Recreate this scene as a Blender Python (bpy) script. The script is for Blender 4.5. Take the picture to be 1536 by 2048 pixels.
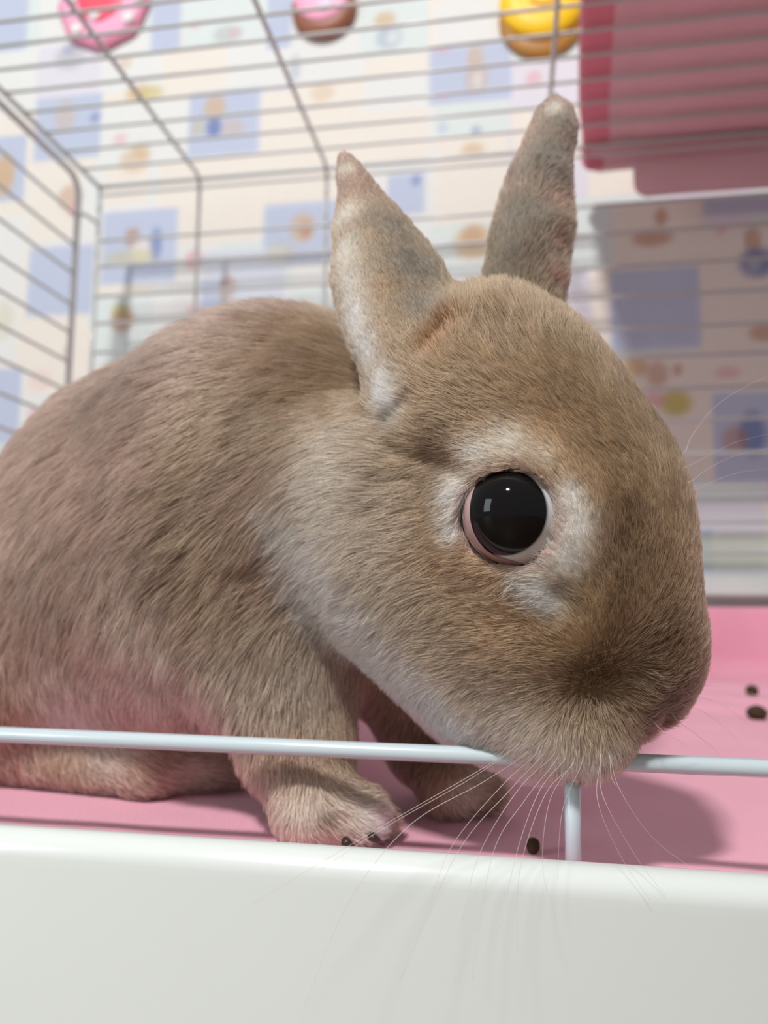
import bpy, bmesh, math, random
import numpy as np
from mathutils import Vector, Matrix
for _o in list(bpy.data.objects): bpy.data.objects.remove(_o)
scene = bpy.context.scene
COL = scene.collection
CM = 0.01
N_HEAD, N_BODY = 270000, 165000
# ---------------------------------------------------------------- camera maths (centimetres; 1 unit here = 0.01 m)
F_PX = 1540.0
YAW, PITCH, ROLL = math.radians(9.5), math.radians(6.15), .0105
CAM = np.array([0.0, 0.0, 5.5])
_s, _c, _sp, _cp = math.sin(YAW), math.cos(YAW), math.sin(PITCH), math.cos(PITCH)
FWD = np.array([-_s*_cp, _c*_cp, _sp])
RGT = np.array([_c, _s, 0.0])
UPV = np.array([_s*_sp, -_c*_sp, _cp])
RGT, UPV = RGT*math.cos(ROLL)+UPV*math.sin(ROLL), UPV*math.cos(ROLL)-RGT*math.sin(ROLL)
def ray(px, py): return FWD + (px-768.0)/F_PX*RGT + (1024.0-py)/F_PX*UPV
def P(px, py, d): return CAM + d*ray(px, py)
def on_plane(px, py, axis, val):
    r = ray(px, py); return CAM + r*((val-CAM[axis])/r[axis])
def Pz(px, py, z): return on_plane(px, py, 2, z)
def Py(px, py, y): return on_plane(px, py, 1, y)
def project(p):
    q = np.asarray(p) - CAM; d = q@FWD
    return 768+F_PX*(q@RGT)/d, 1024-F_PX*(q@UPV)/d, d
def cam2world(v): return v[0]*RGT + v[1]*UPV + v[2]*FWD
def unit(v):
    v = np.asarray(v, float); return v/np.maximum(np.linalg.norm(v, axis=-1, keepdims=True), 1e-9)

# ---------------------------------------------------------------- signed distance sculpting
class Field:
    def __init__(s, lo, hi, h):
        s.lo = np.array(lo, float); s.h = h
        s.n = np.ceil((np.array(hi)-s.lo)/h).astype(int)+1
        s.f = np.full(s.n, 3.0, np.float32)
    def block(s, lo, hi):
        a = np.clip(np.floor((lo-s.lo)/s.h).astype(int), 0, s.n); b = np.clip(np.ceil((hi-s.lo)/s.h).astype(int)+1, 0, s.n)
        if (b <= a).any(): return None, None
        ax = [(s.lo[i]+s.h*np.arange(a[i], b[i])).astype(np.float32) for i in range(3)]
        return tuple(slice(a[i], b[i]) for i in range(3)), np.stack(np.meshgrid(*ax, indexing='ij'), -1)
    def mix(s, sl, d, k, cut=False):
        a = s.f[sl]
        if cut:
            d = -d; h = np.maximum(k-np.abs(a-d), 0)/k; s.f[sl] = np.maximum(a, d)+h*h*k*.25
        else:
            h = np.maximum(k-np.abs(a-d), 0)/k; s.f[sl] = np.minimum(a, d)-h*h*k*.25
    def ell(s, c, axes, r, k, cut=False):
        c = np.asarray(c, float); r = np.asarray(r, float); m = r.max()+k+1.0
        sl, p = s.block(c-m, c+m)
        if sl is None: return
        q = (p-c.astype(np.float32))@np.asarray(axes, np.float32).T
        k0 = np.linalg.norm(q/r.astype(np.float32), axis=-1); k1 = np.linalg.norm(q/(r*r).astype(np.float32), axis=-1)
        s.mix(sl, k0*(k0-1)/np.maximum(k1, 1e-4), k, cut)
    def ball(s, c, r, k, cut=False): s.ell(c, np.eye(3), (r, r, r), k, cut)
    def cone(s, a, b, ra, rb, k, cut=False):
        a, b = np.asarray(a, float), np.asarray(b, float); m = max(ra, rb)+k+1.0
        sl, p = s.block(np.minimum(a, b)-m, np.maximum(a, b)+m)
        if sl is None: return
        ab = (b-a).astype(np.float32)
        t = np.clip(((p-a.astype(np.float32))@ab)/float(ab@ab), 0, 1)
        d = np.linalg.norm(p-a.astype(np.float32)-t[..., None]*ab, axis=-1)-(ra+(rb-ra)*t)
        s.mix(sl, d, k, cut)
    def cloud(s, pts, rad, k):
        m = rad.max()+k+.4
        sl, p = s.block(pts.min(0)-m, pts.max(0)+m)
        d = np.full(p.shape[:3], 9.0, np.float32)
        for q, r in zip(pts, rad):
            lo = np.floor((q-r-.9-p[0, 0, 0])/s.h).astype(int); hi = np.ceil((q+r+.9-p[0, 0, 0])/s.h).astype(int)+1
            lo = np.clip(lo, 0, p.shape[:3]); hi = np.clip(hi, 0, p.shape[:3])
            ss = tuple(slice(lo[i], hi[i]) for i in range(3))
            d[ss] = np.minimum(d[ss], np.linalg.norm(p[ss]-q.astype(np.float32), axis=-1)-r)
        s.mix(sl, d, k)
    def mesh(s):
        f = s.f; ins = f < 0
        n = f.shape; cs = [slice(0, -1), slice(1, None)]
        cnt = sum(ins[cs[i], :, :][:, cs[j], :][:, :, cs[k]].astype(np.int8) for i in (0, 1) for j in (0, 1) for k in (0, 1))
        act = (cnt > 0) & (cnt < 8)
        idx = np.full(act.shape, -1, np.int64); ii = np.argwhere(act); idx[act] = np.arange(len(ii))
        acc = np.zeros((len(ii), 3)); num = np.zeros(len(ii))
        corners = [(i, j, k) for i in (0, 1) for j in (0, 1) for k in (0, 1)]
        for a in corners:
            for ax in range(3):
                if a[ax]: continue
                b = list(a); b[ax] = 1
                fa = f[tuple((ii+a).T)]; fb = f[tuple((ii+b).T)]
                cr = (fa < 0) != (fb < 0); t = np.where(cr, fa/np.where(cr, fa-fb, 1), 0)
                pt = np.array(a, float)+np.zeros((len(ii), 3)); pt[:, ax] += t
                acc += pt*cr[:, None]; num += cr
        v = s.lo+s.h*(ii+acc/num[:, None])
        faces = []
        for ax in range(3):
            sa = [slice(None)]*3; sb = [slice(None)]*3; sa[ax] = slice(0, -1); sb[ax] = slice(1, None)
            cr = ins[tuple(sa)] != ins[tuple(sb)]; e = np.argwhere(cr)
            o = [(ax+1) % 3, (ax+2) % 3]
            e = e[(e[:, o[0]] > 0) & (e[:, o[1]] > 0) & (e[:, o[0]] < n[o[0]]-1) & (e[:, o[1]] < n[o[1]]-1)]
            q = []
            for d0, d1 in ((-1, -1), (0, -1), (0, 0), (-1, 0)):
                g = e.copy(); g[:, o[0]] += d0; g[:, o[1]] += d1; q.append(idx[tuple(g.T)])
            q = np.stack(q, 1); flip = ~ins[tuple(e.T)]; q[flip] = q[flip][:, ::-1]; faces.append(q)
        return v, np.concatenate(faces)
    def sample(s, p):
        g = (p-s.lo)/s.h; i = np.clip(np.floor(g).astype(int), 0, np.array(s.n)-2); t = np.clip(g-i, 0, 1); r = 0
        for a in (0, 1):
            for b in (0, 1):
                for c in (0, 1):
                    w = (t[:, 0] if a else 1-t[:, 0])*(t[:, 1] if b else 1-t[:, 1])*(t[:, 2] if c else 1-t[:, 2])
                    r = r+w*s.f[i[:, 0]+a, i[:, 1]+b, i[:, 2]+c]
        return r
    def normal(s, p, e=.12):
        return unit(np.stack([s.sample(p+e*np.eye(3)[i])-s.sample(p-e*np.eye(3)[i]) for i in range(3)], -1))
# ---------------------------------------------------------------- camera, world, lamp, exposure
cam_data = bpy.data.cameras.new('camera'); cam = bpy.data.objects.new('camera', cam_data); COL.objects.link(cam)
cam_data.sensor_fit = 'VERTICAL'; cam_data.sensor_height = 36.0; cam_data.lens = 36.0*F_PX/2048.0
cam_data.clip_start = 0.005; cam_data.clip_end = 50
cam.matrix_world = Matrix(((RGT[0], UPV[0], -FWD[0], CAM[0]*CM), (RGT[1], UPV[1], -FWD[1], CAM[1]*CM), (RGT[2], UPV[2], -FWD[2], CAM[2]*CM), (0, 0, 0, 1)))
cam_data.dof.use_dof = True; cam_data.dof.focus_distance = 13.4*CM; cam_data.dof.aperture_fstop = cam_data.lens/1.75
scene.camera = cam
world = bpy.data.worlds.new('room_light'); scene.world = world; world.use_nodes = True
bg = world.node_tree.nodes['Background']; bg.inputs[0].default_value = (.97, .985, 1.0, 1); bg.inputs[1].default_value = .31
SUN_DIR = unit(np.array([-1.6, -6.6, 7.9]))
lamp_data = bpy.data.lights.new('ceiling_lamp', 'AREA'); lamp_data.shape = 'DISK'; lamp_data.size = .17; lamp_data.energy = 32
lamp_data.color = (1.0, .992, .978)
lamp = bpy.data.objects.new('ceiling_lamp', lamp_data); COL.objects.link(lamp)
lamp.location = Vector(SUN_DIR*1.9)+Vector((0, .25, .1))
lamp.rotation_euler = Vector(SUN_DIR).to_track_quat('Z', 'Y').to_euler()
win_data = bpy.data.lights.new('window_daylight', 'AREA'); win_data.shape = 'RECTANGLE'; win_data.size = .45; win_data.size_y = .7; win_data.energy = 6; win_data.color = (.86, .93, 1.0)
win = bpy.data.objects.new('window_daylight', win_data); COL.objects.link(win)
win.location = Vector(CAM*CM)+Vector(RGT*-.92+UPV*.33-FWD*.25)*1.6
win.rotation_euler = (win.location-Vector((0, .2, .1))).to_track_quat('Z', 'Y').to_euler()
vs = scene.view_settings; vs.view_transform = 'Standard'; vs.look = 'None'; vs.gamma = 1.0; vs.exposure = 0.0; vs.use_curve_mapping = False
cy = scene.cycles; cy.use_adaptive_sampling = True; cy.adaptive_threshold = .05; cy.max_bounces = 6; cy.diffuse_bounces = 3; cy.glossy_bounces = 4; cy.transmission_bounces = 4; cy.transparent_max_bounces = 6
cy.caustics_reflective = False; cy.caustics_refractive = False; cy.sample_clamp_indirect = 4.0

# ---------------------------------------------------------------- helpers
def srgb(r, g, b):
    return tuple(((c/255.0)/12.92 if c/255.0 <= .04045 else ((c/255.0+.055)/1.055)**2.4) for c in (r, g, b))
def mat(name, color, rough=.5, noise=None, bump=None, coat=0, attr=None, sheen=0, spec=.5, sss=0):
    m = bpy.data.materials.new(name); m.use_nodes = True; nt = m.node_tree; b = nt.nodes['Principled BSDF']
    b.inputs['Base Color'].default_value = (*color, 1); b.inputs['Roughness'].default_value = rough
    b.inputs['Coat Weight'].default_value = coat; b.inputs['Coat Roughness'].default_value = .08
    b.inputs['Sheen Weight'].default_value = sheen; b.inputs['Specular IOR Level'].default_value = spec
    if sss: b.inputs['Subsurface Weight'].default_value = sss; b.inputs['Subsurface Scale'].default_value = .003
    src = None
    if attr:
        a = nt.nodes.new('ShaderNodeAttribute'); a.attribute_name = attr; src = a.outputs['Color']
    if noise:
        sc, amt = noise
        tc = nt.nodes.new('ShaderNodeTexCoord'); n = nt.nodes.new('ShaderNodeTexNoise'); n.inputs['Scale'].default_value = sc; n.inputs['Detail'].default_value = 4
        nt.links.new(tc.outputs['Object'], n.inputs['Vector'])
        mr = nt.nodes.new('ShaderNodeMapRange'); mr.inputs['To Min'].default_value = 1-amt; mr.inputs['To Max'].default_value = 1+amt
        nt.links.new(n.outputs['Fac'], mr.inputs['Value'])
        mx = nt.nodes.new('ShaderNodeVectorMath'); mx.operation = 'MULTIPLY'
        if src: nt.links.new(src, mx.inputs[0])
        else: mx.inputs[0].default_value = color
        nt.links.new(mr.outputs['Result'], mx.inputs[1]); src = mx.outputs[0]
    if src: nt.links.new(src, b.inputs['Base Color'])
    if bump:
        sc, st, dist = bump
        tc = nt.nodes.new('ShaderNodeTexCoord'); n = nt.nodes.new('ShaderNodeTexNoise'); n.inputs['Scale'].default_value = sc; n.inputs['Detail'].default_value = 5
        nt.links.new(tc.outputs['Object'], n.inputs['Vector'])
        bp = nt.nodes.new('ShaderNodeBump'); bp.inputs['Strength'].default_value = st; bp.inputs['Distance'].default_value = dist
        nt.links.new(n.outputs['Fac'], bp.inputs['Height']); nt.links.new(bp.outputs['Normal'], b.inputs['Normal'])
    return m
def tag(o, label=None, cat=None, group=None, kind=None):
    for k, v in (('label', label), ('category', cat), ('group', group), ('kind', kind)):
        if v: o[k] = v
    return o
def empty(name, loc=(0, 0, 0)):
    o = bpy.data.objects.new(name, None); COL.objects.link(o); o.empty_display_size = .02
    o.location = Vector(loc)*CM; bpy.context.view_layer.update(); return o
def obj(name, verts, faces, material, parent=None, smooth=True, colors=None, subsurf=0, bevel=0):
    """one mesh object; verts in centimetres, world frame"""
    off = np.array(parent.location)/CM if parent else np.zeros(3)
    pp = parent
    while pp is not None and pp.parent is not None: pp = pp.parent; off = off+np.array(pp.location)/CM
    v = (np.asarray(verts, float)-off)*CM
    me = bpy.data.meshes.new(name); me.from_pydata(v.tolist(), [], [list(map(int, f)) for f in faces]); me.update()
    if smooth: me.polygons.foreach_set('use_smooth', [True]*len(me.polygons))
    if colors is not None:
        at = me.color_attributes.new('tint', 'FLOAT_COLOR', 'POINT')
        c = np.ones((len(v), 4), np.float32); c[:, :3] = colors; at.data.foreach_set('color', c.ravel())
    me.materials.append(material)
    o = bpy.data.objects.new(name, me); COL.objects.link(o)
    if parent: o.parent = parent
    if bevel:
        bv = o.modifiers.new('bevel', 'BEVEL'); bv.width = bevel*CM; bv.segments = 3; bv.limit_method = 'ANGLE'
    if subsurf:
        ss = o.modifiers.new('subsurf', 'SUBSURF'); ss.levels = subsurf; ss.render_levels = subsurf
    return o
def box_vf(lo, hi):
    x0, y0, z0 = lo; x1, y1, z1 = hi
    v = [(x0, y0, z0), (x1, y0, z0), (x1, y1, z0), (x0, y1, z0), (x0, y0, z1), (x1, y0, z1), (x1, y1, z1), (x0, y1, z1)]
    return v, [(3, 2, 1, 0), (4, 5, 6, 7), (0, 1, 5, 4), (1, 2, 6, 5), (2, 3, 7, 6), (3, 0, 4, 7)]
def tube_vf(path, r, n=10, cap=True):
    """swept tube along a polyline; r a number or one radius per point"""
    p = np.asarray(path, float); m = len(p); r = np.broadcast_to(np.asarray(r, float), (m,))
    t = np.zeros_like(p); t[1:-1] = unit(p[2:]-p[:-2]); t[0] = unit(p[1]-p[0]); t[-1] = unit(p[-1]-p[-2])
    a = np.array([0, 0, 1.0]) if abs(t[0][2]) < .9 else np.array([1.0, 0, 0])
    v, f = [], []
    for i in range(m):
        a = unit(a-t[i]*(a@t[i])); b = np.cross(t[i], a)
        for j in range(n):
            w = 2*math.pi*j/n; v.append(p[i]+r[i]*(a*math.cos(w)+b*math.sin(w)))
    for i in range(m-1):
        for j in range(n):
            k = (j+1) % n; f.append((i*n+j, i*n+k, (i+1)*n+k, (i+1)*n+j))
    if cap: f.append(tuple(range(n))[::-1]); f.append(tuple(range((m-1)*n, m*n)))
    return np.array(v), f
def tube(name, path, r, material, parent=None, n=10):
    v, f = tube_vf(path, r, n); return obj(name, v, f, material, parent)
def extrude_vf(profile, x0, x1, nx=2):
    """closed profile in (y, z), swept along x"""
    m = len(profile); v, f = [], []
    for i in range(nx):
        x = x0+(x1-x0)*i/(nx-1); v += [(x, y, z) for y, z in profile]
    for i in range(nx-1):
        for j in range(m):
            k = (j+1) % m; f.append((i*m+j, (i+1)*m+j, (i+1)*m+k, i*m+k))
    f.append(tuple(range(m))); f.append(tuple(range((nx-1)*m, nx*m))[::-1])
    return v, f
def arc(cy_, cz, r, a0, a1, n=8):
    return [(cy_+r*math.cos(math.radians(a0+(a1-a0)*i/n)), cz+r*math.sin(math.radians(a0+(a1-a0)*i/n))) for i in range(n+1)]
def hash3(i, seed=0):
    i = i.astype(np.int64); h = (i[..., 0]*73856093) ^ (i[..., 1]*19349663) ^ (i[..., 2]*83492791) ^ (seed*2654435761)
    h = (h ^ (h >> 13))*1274126177; h = h ^ (h >> 16)
    return (h & 0xffffff).astype(np.float64)/0xffffff
def vnoise(p, seed=0):
    """smooth value noise, -1..1"""
    i = np.floor(p).astype(np.int64); t = p-i; t = t*t*(3-2*t); r = 0
    for a in (0, 1):
        for b in (0, 1):
            for c in (0, 1):
                w = (t[..., 0] if a else 1-t[..., 0])*(t[..., 1] if b else 1-t[..., 1])*(t[..., 2] if c else 1-t[..., 2])
                r = r+w*hash3(i+np.array([a, b, c]), seed)
    return r*2-1
# ---------------------------------------------------------------- where the cage stands (cm)
Y_BACK = 59.6                                    # back of the wire cage
Y_WALL = Y_BACK+6.3                              # wallpapered wall behind it
Z_ROOF = Py(300, 366, Y_BACK)[2]
X_LEFT = Py(192, 500, Y_BACK)[0]
X_WALL_L = X_LEFT-60.0
X_RIGHT = X_LEFT+62.0
Y_FRONT = 16.0
print('Z_ROOF %.1f X_LEFT %.1f' % (Z_ROOF, X_LEFT))

# ---------------------------------------------------------------- wallpaper: printed patchwork, kept as a colour attribute of the wall
BLUE, PALE, CREAM, WHITE, AQUA, LILAC = [np.array(srgb(*c)) for c in ((196, 205, 226), (216, 222, 232), (240, 233, 222), (234, 235, 232), (224, 233, 230), (228, 225, 233))]
TAN, RUST, NAVY, OLIVE, ROSE, GREY = [np.array(srgb(*c)) for c in ((214, 178, 130), (190, 130, 84), (86, 112, 176), (204, 190, 96), (232, 160, 172), (176, 178, 182))]
def wallpaper(u, w, rects, blobs, seed):
    """u, w in cm on the wall; rects = printed squares, blobs = small printed motifs"""
    cell = 6.7; i = np.floor(u/cell); j = np.floor(w/cell)
    h = hash3(np.stack([i, j, i*0], -1), seed)
    base = np.stack([WHITE, CREAM, AQUA, CREAM, WHITE, LILAC])[(h*5.999).astype(int)]
    free = np.ones(u.shape, bool)
    for (u0, u1, w0, w1, col) in rects: free &= ~((u > u0-7) & (u < u1+7) & (w > w0-7) & (w < w1+7))
    out = base.copy(); chk = (((i+2*j) % 4) == 0) & free; out[chk] = BLUE
    # repeat motifs on squares that are not set by hand
    fu, fw = u/cell-i-.5, w/cell-j-.5
    for k, col in enumerate((TAN, NAVY, RUST, ROSE)):
        hx = hash3(np.stack([i, j, i*0+k], -1), seed+5)-.5; hy = hash3(np.stack([i, j, i*0+k], -1), seed+9)-.5
        on = (hash3(np.stack([i, j, i*0+k], -1), seed+13) < .5) & free
        d = ((fu-hx*.45)/.15)**2+((fw-hy*.45)/.17)**2
        a = np.where(on, np.clip(1.3-d, 0, 1)*.6, 0)[:, None]; out = out*(1-a)+col*a
    for (u0, u1, w0, w1, col) in rects:
        s = .25; a = np.clip((u-u0)/s+.5, 0, 1)*np.clip((u1-u)/s+.5, 0, 1)*np.clip((w-w0)/s+.5, 0, 1)*np.clip((w1-w)/s+.5, 0, 1)
        out = out*(1-a[:, None])+col*a[:, None]
    for (cu, cw, ru, rw, col, al) in blobs:
        d = ((u-cu)/ru)**2+((w-cw)/rw)**2
        a = (np.clip(1.5-d, 0, 1)*al*.85)[:, None]; out = out*(1-a)+col*a
    return out*.94
def wall_grid(u0, u1, w0, w1, step):
    nu, nw = int((u1-u0)/step)+1, int((w1-w0)/step)+1
    U, W = np.meshgrid(np.linspace(u0, u1, nu), np.linspace(w0, w1, nw), indexing='ij')
    k = np.arange(nu*nw).reshape(nu, nw)
    f = np.stack([k[:-1, :-1], k[1:, :-1], k[1:, 1:], k[:-1, 1:]], -1).reshape(-1, 4)
    return U.ravel(), W.ravel(), f
M_PAPER = mat('wallpaper', (.8, .8, .8), .75, attr='tint', noise=(140, .03), bump=(900, .15, .0004), spec=.3)
def wrect(x0, x1, y0, y1, col):
    a, b = Py(x0, y1, Y_WALL), Py(x1, y0, Y_WALL); return (a[0], b[0], a[2], b[2], col)
def wblob(x, y, rx, ry, col, al):
    c = Py(x, y, Y_WALL); s = 1.02*np.linalg.norm(c-CAM)/math.sqrt(F_PX**2+(x-768)**2+(y-1024)**2); return (c[0], c[2], rx*s, ry*s, col, al)
BR = [wrect(*r) for r in ((-60, 55, 268, 410, BLUE), (52, 190, 488, 634, BLUE), (58, 165, 330, 485, CREAM), (-60, 45, 735, 890, BLUE), (50, 190, 650, 790, CREAM), (-40, 50, 430, 730, WHITE), (-20, 60, -30, 108, BLUE), (300, 366, -30, 108, BLUE), (533, 585, -30, 100, BLUE), (66, 206, 185, 325, BLUE), (374, 520, 172, 316, BLUE),
      (858, 1022, 82, 212, BLUE), (200, 356, 415, 572, BLUE), (525, 700, 398, 532, BLUE), (775, 850, 345, 432, BLUE), (400, 572, 494, 640, PALE), (400, 455, 560, 640, BLUE),
      (1222, 1405, 532, 700, BLUE), (1428, 1590, 782, 965, BLUE), (1405, 1580, 388, 432, BLUE), (1395, 1425, 1060, 1140, BLUE),
      (206, 300, 330, 412, CREAM), (206, 374, 170, 215, CREAM), (360, 525, 390, 490, CREAM), (520, 690, 170, 310, CREAM), (690, 858, 215, 330, CREAM),
      (366, 533, -30, 100, AQUA), (720, 858, -30, 120, AQUA), (860, 1010, 440, 560, AQUA), (1022, 1160, 210, 330, CREAM), (1225, 1405, 400, 530, CREAM), (1405, 1580, 440, 780, CREAM), (1225, 1420, 705, 960, CREAM))]
BB = [wblob(*b) for b in ((8, 350, 24, 44, TAN, .95), (140, 395, 26, 26, RUST, .55), (148, 420, 14, 16, ROSE, .7), (5, 640, 26, 40, OLIVE, .3), (135, 705, 9, 14, RUST, .5), (68, 830, 14, 14, ROSE, .7), (80, 760, 24, 22, ROSE, .25), (140, 115, 32, 26, GREY, .6), (138, 98, 14, 14, NAVY, .35), (130, 232, 22, 34, TAN, .45), (190, 235, 10, 11, NAVY, .6), (275, 185, 24, 18, ROSE, .5), (290, 186, 38, 17, OLIVE, .75),
      (240, 280, 15, 15, ROSE, .5), (270, 320, 32, 26, TAN, .65), (283, 300, 18, 18, TAN, .6), (250, 126, 14, 14, TAN, .5), (430, 215, 22, 26, TAN, .8), (428, 255, 16, 22, NAVY, .85), (465, 255, 24, 18, TAN, .45), (395, 256, 16, 14, OLIVE, .5),
      (455, 68, 30, 18, GREY, .6), (470, 66, 14, 10, ROSE, .4), (390, 52, 8, 9, ROSE, .6), (590, 135, 12, 28, NAVY, .35), (645, 185, 24, 20, TAN, .45), (770, 40, 22, 18, TAN, .8), (778, 75, 26, 24, NAVY, .4), (785, 74, 12, 14, WHITE, .8),
      (950, 115, 16, 26, TAN, .6), (953, 155, 22, 34, TAN, .55), (955, 160, 10, 18, WHITE, .6), (885, 100, 16, 10, ROSE, .4), (890, 190, 14, 8, ROSE, .4), (1068, 158, 16, 18, ROSE, .6), (885, 255, 10, 12, BLUE, .9), (952, 262, 10, 10, NAVY, .6), (945, 300, 22, 16, TAN, .7),
      (832, 360, 10, 12, NAVY, .6), (950, 485, 42, 36, TAN, .8), (945, 470, 22, 22, RUST, .5), (265, 475, 17, 20, RUST, .75), (285, 502, 24, 26, CREAM, .8), (312, 488, 13, 34, NAVY, .7), (260, 515, 52, 16, OLIVE, .5), (605, 455, 26, 30, TAN, .75), (612, 460, 12, 18, RUST, .7),
      (560, 505, 30, 20, OLIVE, .35), (388, 520, 18, 20, ROSE, .8), (455, 575, 18, 24, RUST, .6), (450, 592, 10, 20, CREAM, .8), (245, 640, 26, 24, RUST, .8), (240, 620, 20, 14, OLIVE, .6), (388, 620, 18, 8, ROSE, .7),
      (1322, 434, 12, 18, RUST, .8), (1305, 475, 38, 18, RUST, .75), (1505, 480, 16, 26, RUST, .7), (1515, 525, 34, 30, NAVY, .9), (1508, 530, 12, 12, WHITE, .4), (1530, 665, 30, 18, RUST, .7), (1442, 460, 10, 10, ROSE, .6), (1270, 735, 24, 20, TAN, .9), (1315, 748, 20, 26, RUST, .6), (1355, 740, 10, 12, RUST, .7),
      (1352, 806, 30, 26, OLIVE, 1), (1310, 800, 20, 16, ROSE, .7), (1455, 745, 24, 12, ROSE, .6), (1505, 868, 26, 44, NAVY, .8), (1470, 880, 24, 28, RUST, .6), (1160, 545, 14, 10, GREY, .9))]
BB += [wblob(1465, y, 90, 18, np.array(srgb(196, 200, 176)), .8) for y in (1085, 1120)]
U, W, FQ = wall_grid(X_WALL_L, X_WALL_L+160, -3, 95, .33)
wb = obj('wall_back', np.stack([U, U*0+Y_WALL, W], -1), FQ, M_PAPER, colors=wallpaper(U, W, BR, BB, 3)); tag(wb, 'back wall papered with a pastel patchwork print of small animals', kind='structure')
M_FLOOR = mat('floor_wood', srgb(112, 88, 68), .5, noise=(8, .15))
v, f = box_vf((X_WALL_L, -60, -3.6), (X_WALL_L+160, Y_WALL, -3)); fl = obj('floor', v, f, M_FLOOR, smooth=False); tag(fl, 'plain brown wooden floor under the cage', kind='structure')
# ---------------------------------------------------------------- the plastic tray
M_TRAY = mat('tray_plastic', srgb(226, 231, 227), .28, noise=(20, .02), bump=(260, .04, .0004), coat=.3)
M_WIRE = mat('coated_wire', srgb(204, 208, 205), .3, noise=(60, .04), coat=.3)
M_WIRE_F = mat('coated_wire_white', srgb(204, 217, 222), .25, noise=(60, .03), coat=.4)
TX0, TX1 = X_LEFT-1.6, X_RIGHT+1.6
tray = empty('cage_tray', ((TX0+TX1)/2, 35, -3)); tag(tray, 'cream white plastic cage tray with a low glossy front sill', 'cage tray')
YS = 14.2; ZS = Py(768, 1694, YS)[2]                       # crest of the front sill
prof = [(13.3, -3.0), (13.31, -2.9), (13.57, ZS-.75), (13.59, ZS-.55)]+arc(14.05, ZS-.45, .45, 176, 60, 10)+arc(14.35, ZS-.75, .5, 60, 0, 4)+[(14.9, -.5), (15.0, -3.0)]
v, f = extrude_vf(prof, TX0, TX1, 2); obj('front_sill', v, f, M_TRAY, tray)
v, f = box_vf((TX0, 14.0, -3.0), (TX1, Y_BACK+1.4, -.45)); obj('base', v, f, M_TRAY, tray, smooth=False)
ZR = Py(1470, 1152, Y_BACK+.6)[2]; ZR2 = Py(1470, 1188, Y_BACK+.6)[2]
prof = [(Y_BACK+.9, -3.0), (Y_BACK+1.1, ZR-.5)]+arc(Y_BACK+.75, ZR-.35, .35, 0, 180, 8)+[(Y_BACK-.1, ZR2+.2)]+arc(Y_BACK+.1, ZR2, .25, 180, 270, 4)+[(Y_BACK+.2, 0), (Y_BACK, -3.0)]
v, f = extrude_vf(prof[::-1], TX0, TX1, 2); obj('back_rim', v, f, M_TRAY, tray)
for sx, nm in ((TX0, 'side_rim'), (TX1-.8, 'side_rim')):
    v, f = box_vf((sx, 14.2, -3.0), (sx+.8, Y_BACK+1.0, ZR)); obj(nm, v, f, M_TRAY, tray, smooth=False, bevel=.25)

# ---------------------------------------------------------------- pink fleece mat
M_MAT = mat('pink_fleece', srgb(238, 168, 188), .95, noise=(25, .07), bump=(1400, .5, .0006), sheen=.35, spec=.1)
ny, nx = 150, 150
ZM = Py(1470, 1213, Y_BACK-.8)[2]
xs = np.linspace(X_LEFT-.2, X_RIGHT+.2, nx); tt = np.linspace(0, 1, ny)
flat = Y_BACK-2.2-14.95; bend = 1.4*math.pi/2; up = ZM-1.4; tot = flat+bend+up
gv = []
for t in tt:
    s = t*tot
    if s < flat: y, z = 14.95+s, 0
    elif s < flat+bend: a = (s-flat)/1.4; y, z = Y_BACK-2.2+1.4*math.sin(a), 1.4*(1-math.cos(a))
    else: y, z = Y_BACK-.8, 1.4+(s-flat-bend)
    gv += [(x, y, z) for x in xs]
gv = np.array(gv); n1 = vnoise(gv*np.array([.10, .16, .1]), 4); n2 = vnoise(gv*np.array([.35, .5, .3]), 5); n3 = vnoise((gv@np.array([[.8, .5, 0], [-.5, .8, 0], [0, 0, 1]]))*np.array([.08, .75, .3]), 6)
ridge = np.maximum(0, n3)**2
far = np.clip((gv[:, 1]-23)/10, .25, 1)
gv[:, 2] += (n1*.10+n2*.05+ridge*.35)*far*np.where(gv[:, 1] > Y_BACK-3, .3, 1)-.02
gv[:, 1] += np.where(gv[:, 2] > 1.2, n2*.15, 0)
k = np.arange(nx*ny).reshape(ny, nx); gf = np.stack([k[:-1, :-1], k[:-1, 1:], k[1:, 1:], k[1:, :-1]], -1).reshape(-1, 4)
fm = obj('fleece_mat', gv, gf, M_MAT); sd = fm.modifiers.new('thickness', 'SOLIDIFY'); sd.thickness = .42*CM; sd.offset = -1
tag(fm, 'pink fleece mat lining the tray under the rabbit', 'mat')

# ---------------------------------------------------------------- the wire cage
cage = empty('wire_cage', ((X_LEFT+X_RIGHT)/2, (Y_BACK+Y_FRONT)/2, 0)); tag(cage, 'pale grey coated wire cage with horizontal bars over the rabbit', 'cage')
RW = .12
def wire(path, r=RW, name='wire', m=None): return tube(name, path, r, m or M_WIRE, cage, 8)
# roof: bars across, at the depths the picture gives for the nine rearmost, then evenly to the front
ry = [Y_BACK]+[on_plane(300, y, 2, Z_ROOF)[1] for y in (327, 287, 245, 200, 155, 106, 57, 7)]
while ry[-1]-2.05 > Y_FRONT: ry.append(ry[-1]-2.05)
for y in ry[1:]: wire([(X_LEFT, y, Z_ROOF), (X_RIGHT, y, Z_ROOF)])
wire([(X_LEFT, Y_BACK, Z_ROOF), (X_RIGHT, Y_BACK, Z_ROOF)], .2, 'frame_rod')
wire([(X_LEFT, Y_BACK+.05, Z_ROOF-.75), (X_RIGHT, Y_BACK+.05, Z_ROOF-.75)], RW, 'wire')
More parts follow.
